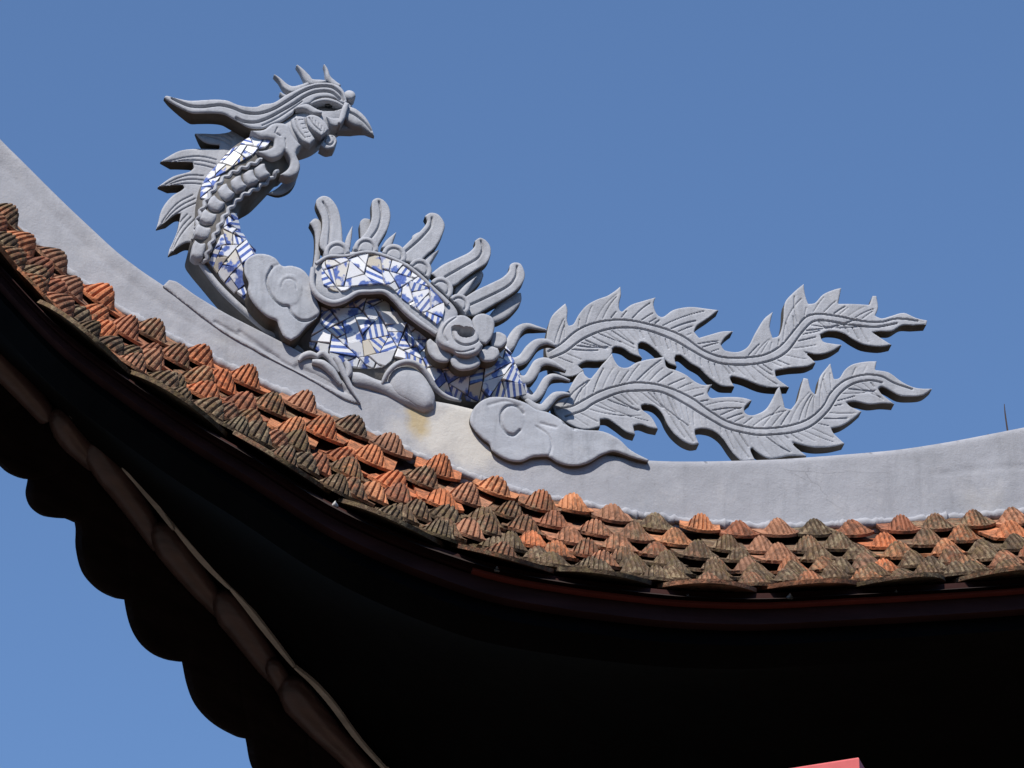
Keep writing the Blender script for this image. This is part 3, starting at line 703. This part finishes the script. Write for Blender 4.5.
mosaic('belly_mosaic', [(316, 298), (350, 300), (390, 304), (415, 322), (437, 340), (470, 350), (500, 350), (510, 362), (519, 382), (528, 400), (508, 404), (484, 406), (462, 404), (444, 401), (426, 391), (412, 374), (396, 368), (380, 376), (345, 374), (322, 363), (306, 352), (308, 343), (318, 328)], bodyp, 0, 17, 3, tilt=.24, parent=body)
# rolled edge under the chest
V, F = tube_px([(197, 258), (204, 268), (219, 287), (234, 302), (250, 316), (268, 330), (290, 344), (304, 352)], [2.5, 3, 3.5, 3.5, 4, 4, 3], -.012)
mesh_obj('chest_edge', V, F, M_GREY, ph)

# belly scales of the neck and their braided borders
cen = np.array([(262, 172), (250.5, 178), (238.5, 184), (226, 192.5), (216, 204), (208.5, 217.5), (203, 232), (198.5, 250)], float)
wid = [15, 15, 15, 16, 16, 16, 17, 14]
Cs = smooth(cen, False, 120, 10); parts = []
for i, c0 in enumerate(cen):
    j = min(i*10, len(Cs)-2); T = Cs[min(j+1, len(Cs)-1)]-Cs[max(j-1, 0)]; T /= np.linalg.norm(T); N_ = np.array([-T[1], T[0]])
    ln = 6.2 if i < 7 else 8.5; ww = wid[i]/2
    pl = [c0+T*a+N_*b_ for a, b_ in ((-ln, -ww*.8), (-ln*.2, -ww), (ln*.9, -ww*.85), (ln*1.2, 0), (ln*.9, ww*.85), (-ln*.2, ww), (-ln, ww*.8), (-ln*.75, 0))]
    V, F, _ = relief_mesh(pl, Y=-float(bodyp(c0[None])[0])*SC-.001, thick=.03, step=.9, edge=5.5, h=3.6, noise=.25); parts.append((V, F))
mesh_obj('neck_scales', *join(parts), M_GREY, body)
def braid(name, path, Y, r=2.2, amp=1.2, wl=10):
    P = smooth(path, False, 120, 12); T = np.gradient(P, axis=0); T /= np.linalg.norm(T, axis=1)[:, None]; N_ = np.stack([-T[:, 1], T[:, 0]], 1)
    L = np.concatenate([[0], np.cumsum(np.linalg.norm(np.diff(P, axis=0), axis=1))]); parts = []
    for ph_ in (0,):
        Q = P+N_*(amp*np.sin(2*math.pi*L/wl+ph_))[:, None]; W = atY(Q, -bodyp(Q)*SC-.003)
        parts.append(tube_mesh(W, [r*SC], 7))
    mesh_obj(name, *join(parts), M_GREY, body)
braid('neck_braid', [(262, 160), (251, 164.5), (239, 170), (225, 177.5), (214, 189), (206, 202), (200, 214), (196, 228), (194, 240)], -.06)
braid('neck_braid', [(278, 171), (268, 181), (256, 189), (244, 195), (233, 205), (224, 217), (218, 229), (212, 241), (207, 256), (203, 265)], -.058)

# neck fin
fin = [(195, 133.6), (204.5, 133.6), (217, 134), (229.5, 132), (236, 127), (242, 129), (250, 136), (250, 160), (232, 185), (215, 215), (206, 240), (193, 243), (186, 243), (177, 248), (168, 256), (169.5, 249), (173, 241.8), (177, 231.8), (179, 223), (181, 213.6), (175.8, 214.5), (165.8, 221.8), (156, 229.3), (158, 223), (160.8, 211.8), (165.8, 203), (173, 195.5), (180.8, 191), (184.5, 188), (183, 185), (170.8, 185.5), (157.8, 187), (165.8, 181), (174.5, 176), (189.5, 171.8), (194, 168), (193, 162.5), (177, 161.8), (160.3, 162), (168, 156.8), (179.5, 151), (193, 149), (205.8, 149), (219, 149.3), (220, 145.5), (208, 144), (200.8, 140)]
fg = []
for tip, root in (((195, 133.6), (232, 143)), ((161, 162), (216, 166)), ((158, 187), (204, 182)), ((156, 229), (196, 200)), ((168, 256), (192, 218))):
    tip = A(*tip); root = A(*root); d = root-tip; n_ = A(-d[1], d[0])/np.linalg.norm(d)
    for k in (-1, 0, 1):
        fg.append(([tip+d*.16+n_*k*1.2-A(0, 0), tip+d*.45+n_*(k*3.0-3), tip+d*.72+n_*(k*4.2-3.5), root+n_*(k*4.5-1)], .6, 1.5))
rp('neck_fin', fin, Y=.022, thick=.045, step=.7, edge=2.2, h=1.5, grooves=fg, tips=[(195, 133.6, 12), (160, 162, 12), (157, 187, 12), (156, 229, 14), (168, 256, 14)])

# head --------------------------------------------------------
skull = [(300, 108), (318, 98), (333, 98), (344, 103), (352, 107), (350, 117), (344, 125), (336, 131), (328, 136), (314, 147), (300, 152), (290, 153), (278, 148), (266, 141), (262, 132), (275, 124), (290, 117)]
sk = rp('head', skull, Y=-.01, thick=.05, step=.7, edge=14, h=11, bumps=[(327, 109, 17, 8, -11)])[0]
crest = [(166.2, 96), (177, 98.6), (189.5, 101), (202, 100.5), (214.5, 99.9), (227, 100.8), (237, 104.9), (247, 107), (257, 107), (262, 104.5), (273.5, 103), (284.8, 96), (293.5, 91.4), (306, 86), (318.5, 83), (331, 83.5), (339.8, 87), (344.8, 93.5), (347, 103), (342, 104), (336, 99.8), (326, 97.6), (316, 99), (309.8, 104), (299.8, 107), (294.8, 110), (293, 114), (287, 118.5), (281, 122.4), (271, 125.5), (263.5, 128.8), (254, 129), (247, 127.4), (239.5, 123), (232, 119), (224.5, 115), (214.5, 113.6), (202, 113.6), (192, 113.6), (183, 109.9), (174.5, 105.5), (168, 101.5), (164, 98)]
cg = [([(172, 99), (177, 101.8), (189.5, 106.8), (202, 107.8), (219.5, 106), (232, 108.6), (244.5, 113.4), (259.5, 114.2), (273.5, 109.8), (287, 102), (302, 92.5), (316, 87.4), (331, 87.6), (340, 94), (343.5, 101)], 1.0, 4.2),
      ([(236, 119), (244.5, 122.5), (257, 122.8), (270, 118), (281, 112), (293.5, 104.8), (306, 96.5), (318.5, 92.2), (331, 93), (340, 100)], 1.0, 4.2),
      ([(262, 126.5), (276, 120), (290, 111), (302, 102.5)], .7, 1.6)]
rp('head_crest', crest, under=sk, Y=-.045, thick=.06, step=.6, edge=2.4, h=2.2, grooves=cg, tips=[(164, 97, 34)])
for pth, wd in (([(274, 74.8), (280, 80), (286, 87), (293, 90), (302, 87.5), (309, 84)], [1, 3, 6, 7, 6, 4]), ([(296.6, 65.2), (302, 71), (307, 78), (311, 82.5), (320, 82.5), (326, 82)], [1, 4, 7, 7, 5, 3]), ([(324, 64.6), (326.5, 70), (328.5, 78), (333, 83), (340, 87)], [1, 3, 5, 6, 4]), ([(280, 92.5), (284, 96.5), (290, 98)], [1, 4, 4])):
    rp('horn', stroke(pth, wd), under=sk, Y=-.03, thick=.02, step=.6, edge=2.5, h=2.4, smooth_out=False)
rp('forehead_knob', ellipse(349.5, 96, 6.2, 5.2, 15), under=sk, Y=-.03, thick=.03, step=.7, edge=5, h=4)
rp('brow', stroke([(296, 108), (306, 107), (314, 111), (322, 113)], [2, 6, 6, 2]), under=sk, Y=-.055, thick=.03, step=.6, edge=3, h=2, smooth_out=False)
rp('brow', stroke([(310, 104), (317, 101), (326, 99.5), (336, 102), (344, 106.5)], [2, 3, 3.5, 3, 2]), under=sk, Y=-.045, thick=.03, step=.6, edge=2, h=1.5, smooth_out=False)
V, F = tube_px([(324.6, 104.6), (328.6, 104.4), (332.4, 105)], [2.5, 4.6, 2.8], -.022, nseg=12); mesh_obj('eye', V, F, M_EYE, sk)
bk = rp('beak', [(348, 106.6), (356, 109.6), (364.8, 117), (371, 127), (374.3, 137), (368.5, 133.5), (361, 128.5), (353.5, 126.2), (347, 122), (343.3, 117), (344.4, 110)], under=sk, Y=-.035, thick=.05, tips=[(374, 137, 34)], step=.6, edge=5, h=4, grooves=[([(349.5, 114.2), (355, 117), (362, 122.5), (371, 132)], .9, 2.8)])[0]
rp('lower_beak', [(344, 121), (354, 126), (366, 131.5), (371, 135), (360, 132), (346, 131), (338, 131)], under=sk, Y=-.01, thick=.03, tips=[(371, 135, 20)], step=.7, edge=3, h=2)
rp('beak_root', stroke([(347, 103), (344.5, 110), (342, 118), (339, 124)], [5, 6, 6, 4]), under=sk, Y=-.055, thick=.04, step=.6, edge=3, h=2.5, smooth_out=False)
rp('cheek_leaf', [(326.5, 116.5), (333, 118.5), (339, 118), (345, 114.5), (342.5, 122), (336.5, 126.5), (331, 124.5)], under=sk, Y=-.05, thick=.04, step=.6, edge=3, h=2)
rp('wattle', [(328, 135), (334, 136), (337, 142), (334, 149), (327, 150), (320, 146.5), (323, 141)], under=sk, Y=-.03, thick=.04, step=.6, edge=3, h=2.4, grooves=[([(326, 137), (324.5, 143), (330, 146), (334, 142), (332, 137)], .8, 2)])
c1 = [(306, 117), (311, 115), (318.5, 117), (326, 123.5), (329, 129.8), (321.6, 136.4), (313.5, 131), (308, 124.8)]
c2 = [(291, 120), (297, 116.6), (304.8, 117.5), (306, 126), (311, 133.5), (315, 139.8), (309.8, 145), (302, 141), (296, 133.5), (292, 126)]
rp('cheek_frill', c1, under=sk, Y=-.055, thick=.03, step=.5, edge=2.5, h=2, grooves=[([(309, 118.5), (313, 125), (321, 132)], .6, 1.6)]+[([(312.5+k*3.1, 119+k*2.6), (315.5+k*2.8-2.5, 122.5+k*2.5)], .45, .8) for k in range(5)])
rp('cheek_frill', c2, under=sk, Y=-.05, thick=.03, step=.5, edge=2.5, h=2, grooves=[([(295, 120), (298, 130), (305, 139)], .6, 1.6)]+[([(298.5+k*2.0, 121+k*4.3), (303+k*1.9, 120.5+k*4.2)], .45, .8) for k in range(5)])
rp('ear_curl', [(250.8, 131), (258, 131), (264.8, 129.7), (271, 125), (278, 123.5), (288, 126), (293, 136.7), (301, 146), (296, 154), (300, 164.8), (297.7, 174), (288, 178), (280, 175), (288, 169), (290.6, 160), (284.8, 150.8), (281, 155.5), (272, 159), (263, 156), (256, 152), (266, 150.5), (273, 147), (274, 140), (268, 138.5), (260, 138)], under=sk, Y=-.065, thick=.035, step=.6, edge=3.5, h=2.6, grooves=[([(277, 129), (275, 134), (280, 137)], .8, 1.6), ([(285, 140), (286, 148)], .7, 1.3)])
rp('throat_hook', [(294, 172), (297, 178), (291, 189), (279, 195.5), (266.5, 194), (277, 188.5), (284, 181), (286, 175)], under=sk, Y=-.0, tips=[(266, 194, 25)], thick=.022, step=.7, edge=3, h=2)

# clouds ------------------------------------------------------
cloud1 = [(244.7, 263), (249, 257.4), (257, 254), (268, 255), (276, 259), (282, 266), (291.6, 266), (301, 269), (307.5, 275), (312, 283), (313, 294), (318, 303.5), (319.7, 313), (313.4, 321), (305.6, 328), (299, 336), (291, 341), (284, 337), (279, 327), (276.7, 321.5), (268, 317.6), (258.8, 309.8), (251, 300), (247.8, 291), (248.6, 283), (244.5, 273)]
rp('chest_cloud', cloud1, m=M_CLOUD, Y=-.09, thick=.065, step=.9, edge=2.6, h=2, noise=.5, bumps=[(289, 291, 13, 16, 1.2)], grooves=[([(272, 268), (267, 278), (268, 289), (274, 300), (282, 306.4), (288.4, 307.4), (291.6, 314.4), (299.4, 320.7), (308.8, 321), (319, 315.5)], 1.0, 3.0), ([(281, 288), (283, 282), (289, 279.6), (295, 283), (296, 290)], .9, 1.0), ([(272, 268), (281, 264)], 1.2, .8)])
cloud2 = [(476, 405.5), (483, 400), (492.7, 397), (509, 398), (525.5, 403), (536, 409.5), (548, 412.5), (560.6, 419.5), (570, 427), (584, 430), (602.8, 431.5), (619, 439.5), (631, 450.5), (649, 460), (647.5, 462), (631, 457.5), (614.5, 452), (602.8, 454.7), (588.7, 463), (574.7, 466), (560.6, 464), (548.5, 457), (546, 456.5), (532.5, 457.5), (520.8, 462), (506.7, 460), (492.7, 451.5), (489.5, 444.5), (483, 439.5), (475, 431), (470, 422), (471.6, 412.5)]
rp('tail_cloud', cloud2, m=M_CLOUD, Y=-.070, thick=.06, step=.9, edge=2.6, h=2, noise=.5, bumps=[(511, 421, 13, 14, .8)], grooves=[([(523, 414), (516, 407), (507, 407), (501, 414), (500.8, 425), (506.7, 434), (513.7, 435.8), (519.6, 431)], 1.1, 2.6), ([(549, 456), (551.5, 446), (547, 435), (536, 427)], 1.0, 1.2), ([(488, 406), (505, 402), (520, 407)], 1.4, 1.0), ([(541, 424), (556, 428)], 1.2, 1.2), ([(563.5, 423.5), (574, 430)], 1.0, 2.6)])

# wing --------------------------------------------------------
wing_o = [(313, 276), (317, 262), (328, 255), (346, 253), (367, 250), (388, 255), (406, 263), (420, 273), (435, 288), (452, 304), (458, 316), (450, 330), (440, 338), (434, 337), (421, 326), (405, 314), (393, 300), (383.7, 293), (358, 294.5), (346, 301.5), (332, 304), (318, 297), (311, 286)]
wing, wingp = rp('wing', wing_o, Y=-.096, thick=.09, step=1.0, edge=10, h=5, noise=.4)
mosaic('wing_mosaic', [(320.5, 268), (327.5, 262), (346, 259.7), (367, 256.5), (386, 261), (402.5, 268), (416.6, 278.4), (430.6, 292.5), (449, 311), (442, 321), (436.5, 329), (421, 317), (402.5, 303), (391, 291), (381, 287.5), (370, 288), (353, 289), (345, 294), (332, 294), (320.5, 287)], wingp, -.096, 16, 21, tilt=.16, parent=wing)
V, F = tube_px([(313, 268), (312, 284), (318, 296), (332, 303), (345, 300), (357, 293), (370, 292), (384, 292), (394, 299), (406, 312), (421, 324), (436, 334)], [2.5, 3, 3.2, 3.4, 3.2, 2.6, 2.4, 2.6, 3, 3, 3, 2.5], -.115); mesh_obj('wing_edge', V, F, M_GREY, wing)
V, F = tube_px([(316, 264), (328, 257), (346, 256.5), (367, 252.5), (387, 257), (404, 264.5), (418, 274.5), (432, 288), (448, 304)], [2, 2.2, 2.2, 2.2, 2.2, 2.2, 2.2, 2.2, 2.2], -.115); mesh_obj('wing_edge', V, F, M_GREY, wing)
for cx, cy, r_, rot in ((337, 253, 13, -8), (366, 249, 12.5, 5), (394, 256, 12.5, 22), (420, 270, 12, 35), (441, 289, 12.5, 42), (459, 305, 11.5, 45)):
    c_, s_ = math.cos(R(rot)), math.sin(R(rot))
    arc = lambda q: [(cx+q*math.cos(t)*c_+q*.95*math.sin(t)*s_, cy+q*math.cos(t)*s_-q*.95*math.sin(t)*c_) for t in np.linspace(-.15, math.pi+.15, 9)]
    rp('wing_scallop', arc(r_)+[(cx-s_*(-2), cy+c_*3)], under=wing, Y=-.108, thick=.04, step=.7, edge=2.2, h=1.4, grooves=[(arc(r_*.6), .9, 2)])
WF = [([(319.6, 246), (322, 227.5), (321.5, 217.5), (316.5, 206), (316.5, 200), (322.8, 196), (330, 198), (336.5, 206), (340, 216), (342, 230), (342.8, 244), (344, 253), (329, 256)], [(323, 202.5), (327.8, 211), (330, 222.5), (329, 237.5), (328, 248)], 0),
      ([(352.8, 247.5), (359, 240), (366.5, 231), (371.5, 219), (371.6, 206), (372.5, 200.6), (377.8, 198), (384, 200.6), (389, 207.5), (390.5, 217.5), (387.8, 228.8), (382.8, 237.5), (378, 246), (376.5, 253), (354, 253)], [(379, 202.5), (381, 215), (377.8, 228.8), (369, 241)], 0),
      ([(400, 250.3), (410.7, 239.8), (421, 230.4), (427, 222), (424.8, 216.3), (430.6, 212.8), (438.8, 215), (444.7, 224.5), (442, 236), (435, 248), (426, 256), (417.7, 263), (405, 262)], [(431.8, 218.7), (430.6, 227), (421, 238.6), (404.8, 252.7)], 0),
      ([(431, 273.8), (442.5, 265), (456, 258.8), (468.8, 252.5), (475, 246), (474.8, 241), (480, 237.8), (486, 240.6), (490.6, 247.5), (490, 257.5), (485, 265), (475, 271), (462.5, 280), (453.8, 286), (443.8, 284)], [(481, 241.5), (482.5, 250), (477.5, 258.8), (462.5, 267.5), (445, 277.5)], 0),
      ([(461, 300), (475, 291), (490, 283.8), (502.5, 277.5), (508.8, 271), (510, 265), (515, 262.5), (521, 264.4), (524.8, 273.8), (523, 282.5), (516, 291), (502.5, 300), (487.5, 308.8), (475, 316), (466, 316)], [(517, 267), (516, 276), (510, 285), (495, 293.8), (468.8, 306)], 0)]
for o_, gr, _k in WF:
    rp('wing_feather', o_, under=wing, Y=-.08, thick=.03, step=.7, edge=2.2, h=1.4, grooves=[(gr, .9, 2.6)])
for o_ in ([(309.6, 223), (314, 218.8), (319, 220), (322, 226), (323, 240), (321, 252), (319, 264), (318, 284), (311.5, 284), (312.5, 270), (315, 250), (314.6, 232.5)],
           [(361, 243), (360, 230), (360, 222.5), (364, 218.5), (370, 219.4), (371, 227.5), (368, 236)],
           [(412, 240), (412.5, 236), (418, 232.5), (424, 231), (424, 238), (416, 246)],
           [(453.8, 288), (465, 280), (475, 273), (481, 269.5), (483.5, 275), (481, 281), (475, 288), (463.8, 298), (455, 298)],
           [(487, 319), (492, 312), (500, 303), (512, 294), (521, 293), (521.5, 300), (518.8, 305.5), (508.8, 316), (495, 323)]):
    rp('under_feather', o_, under=wing, Y=-.055, thick=.028, step=.7, edge=4, h=2.2)
for o_ in ([(344, 248), (346.5, 237), (352.5, 225.6), (352, 235), (350, 249)], [(381, 248), (386.5, 240), (396.4, 232), (394, 240), (390, 250)], [(421, 264), (428, 255), (439.2, 249.6), (433, 260), (427, 270)], [(455, 296), (465, 285), (477, 276), (469, 290), (461, 301)]):
    rp('wing_spike', o_, under=wing, Y=-.07, thick=.02, step=.6, edge=3, h=2)

# rosette
PET = [([(426.5, 342.5), (430, 338.5), (437.8, 345), (449, 350), (452.5, 358), (446.5, 363), (436.5, 361.5), (429, 354)], -.10),
       ([(450, 359), (459, 352.5), (474, 355), (480, 361), (479, 366), (471.5, 370), (460, 370.8), (452.5, 366)], -.105),
       ([(478, 354), (486.5, 346), (497.8, 348.5), (499.5, 355), (494, 361), (485, 362.3), (479, 359)], -.10),
       ([(489, 335), (498, 332), (506, 336), (507, 342.5), (500, 348.5), (491, 347)], -.095),
       ([(472, 321), (476, 315.5), (484, 314), (493, 318.5), (494.4, 328), (491.5, 338), (486, 344.5), (479, 342), (474, 333)], -.115)]
for o_, Yp in PET: rp('rosette_petal', o_, Y=Yp, thick=.035, step=.7, edge=3, h=2.4)
rp('rosette_heart', [(463, 315.5), (452, 317), (444, 322.5), (438.5, 330), (437, 339), (442, 346), (453, 350.5), (458, 354.5), (468, 356.5), (478, 352.5), (483, 346), (479.5, 341), (478, 334), (474, 327), (471, 320)], Y=-.125, thick=.055, step=.6, edge=3.2, h=2.4, bumps=[(466, 333, 9, 5.5, -18), (457, 329, 6, 3, -8)], grooves=[([(452, 331), (455, 341), (465, 346), (476, 343), (481, 336)], .8, 3), ([(456, 318), (447, 325), (443, 334), (447, 342)], .8, 1.6), ([(450, 350), (462, 353), (474, 350)], .7, 1.4)])

# leg and claws
rp('leg', [(349, 378), (350, 372.5), (361, 373.5), (379, 381), (400, 384), (420, 392), (434, 403), (432, 411), (423, 413), (403.6, 404.5), (384, 394.5), (366.7, 389), (354, 386)], Y=-.055, thick=.05, step=.8, edge=7, h=6)
rp('knee', [(388, 382), (391, 372), (401, 367), (413, 368.5), (422, 374.5), (430, 386), (435, 397), (434, 408), (424, 411), (408, 403), (392, 393)], Y=-.062, thick=.05, step=.8, edge=14, h=7)
V, F = tube_px([(382, 384), (387, 374), (396, 365), (408, 362), (419, 366), (428, 376), (436, 389), (447, 397), (461, 401)], [1.5, 2.6, 3, 3, 3, 3, 2.8, 2.4, 1.5], [-.07, -.085, -.085, -.07, -.05, -.04]); mesh_obj('leg_edge', V, F, M_GREY, ph)
for pth, rr in (([(299, 361), (303, 356.5), (310, 354.5), (318, 357)], [2, 4, 4.5, 3]), ([(316, 357), (322, 353.5), (328, 357), (334, 365), (339, 372)], [3, 3.6, 3.6, 3, 1.5]), ([(334, 358), (338, 362), (343, 372), (350, 386), (360, 402)], [4, 4.6, 4, 3, 1]), ([(345, 362), (348, 366), (349, 373), (346, 378)], [3, 4.2, 4.2, 3]), ([(312, 362), (322, 364), (332, 372), (341, 384)], [3, 5, 5, 2])):
    V, F = tube_px(pth, [k*.85 for k in rr], -.068); mesh_obj('claw', V, F, M_GREY, ph)

# ------------------------------------------------------------------ rods on the ridge and a red post
V, F = tube_px([(1004.3, 404), (1005.2, 414), (1007.6, 431)], [.35, .8, 1.0], .02, nseg=6)
o = mesh_obj('grass_stem', V, F, M_STEM); o['label'] = 'thin dry dark stem standing up from the top of the pale ridge at the right'; o['category'] = 'stem'
for (a, b_, lb) in (((988, 434), (990.5, 443.5), 'tiny dark twig stuck to the ridge face just under its top edge'), ((996.5, 451), (998.5, 461.5), 'tiny dark twig lower on the ridge face, furthest from the sky edge')):
    V, F = tube_px([a, ((a[0]+b_[0])/2, (a[1]+b_[1])/2+.5), b_], [.5, 1, .6], -.014, nseg=6)
    o = mesh_obj('twig', V, F, M_STEM); o['label'] = lb; o['category'] = 'twig'
Yp = -3.0
pc = atY([(859, 757)], [Yp])[0]; pl_ = pc+A(-.26, .16, 0); pr_ = pc+A(.12, .22, 0)
tp = [pc, pr_, pr_+(pl_-pc), pl_]
Vb = [tuple(p) for p in tp]+[(p[0], p[1], 0.0) for p in tp]
# chamfered cap so the top is not a bare box
cap = [tuple(np.array(p)+(np.array(p)-np.mean(tp, 0))*.0) for p in tp]
post = thing('red_post', 'square red painted post whose top shows below the dark eaves', 'post', (float(np.mean([p[0] for p in tp])), float(np.mean([p[1] for p in tp])), 0))
cen_ = np.mean(tp, 0)
def ring(sx, z): return [(cen_[0]+(p[0]-cen_[0])*sx, cen_[1]+(p[1]-cen_[1])*sx, z) for p in tp]
zt = pc[2]; levels = [(.97, 0), (.97, zt-.35), (1, zt-.33), (1, zt-.004), (.985, zt)]
V = []; F = []
for sx, z in levels: V += ring(sx, z)
for k in range(len(levels)-1):
    for i in range(4): F.append((k*4+i, k*4+(i+1) % 4, (k+1)*4+(i+1) % 4, (k+1)*4+i))
F.append((len(V)-4, len(V)-3, len(V)-2, len(V)-1))
mesh_obj('shaft', V, F, M_POST, post, smoothf=False)
V, F = box(cen_[0]-.3, cen_[0]+.3, cen_[1]-.3, cen_[1]+.3, 0, .25); mesh_obj('plinth', V, F, M_GROUND, post, smoothf=False)

# parts were built in world space: keep them there under their thing
from mathutils import Matrix
for o in list(C.objects):
    if o.parent is not None:
        r_o = o.parent
        while r_o.parent is not None: r_o = r_o.parent
        o.data.transform(Matrix.Translation(-r_o.location))
bpy.context.view_layer.update()
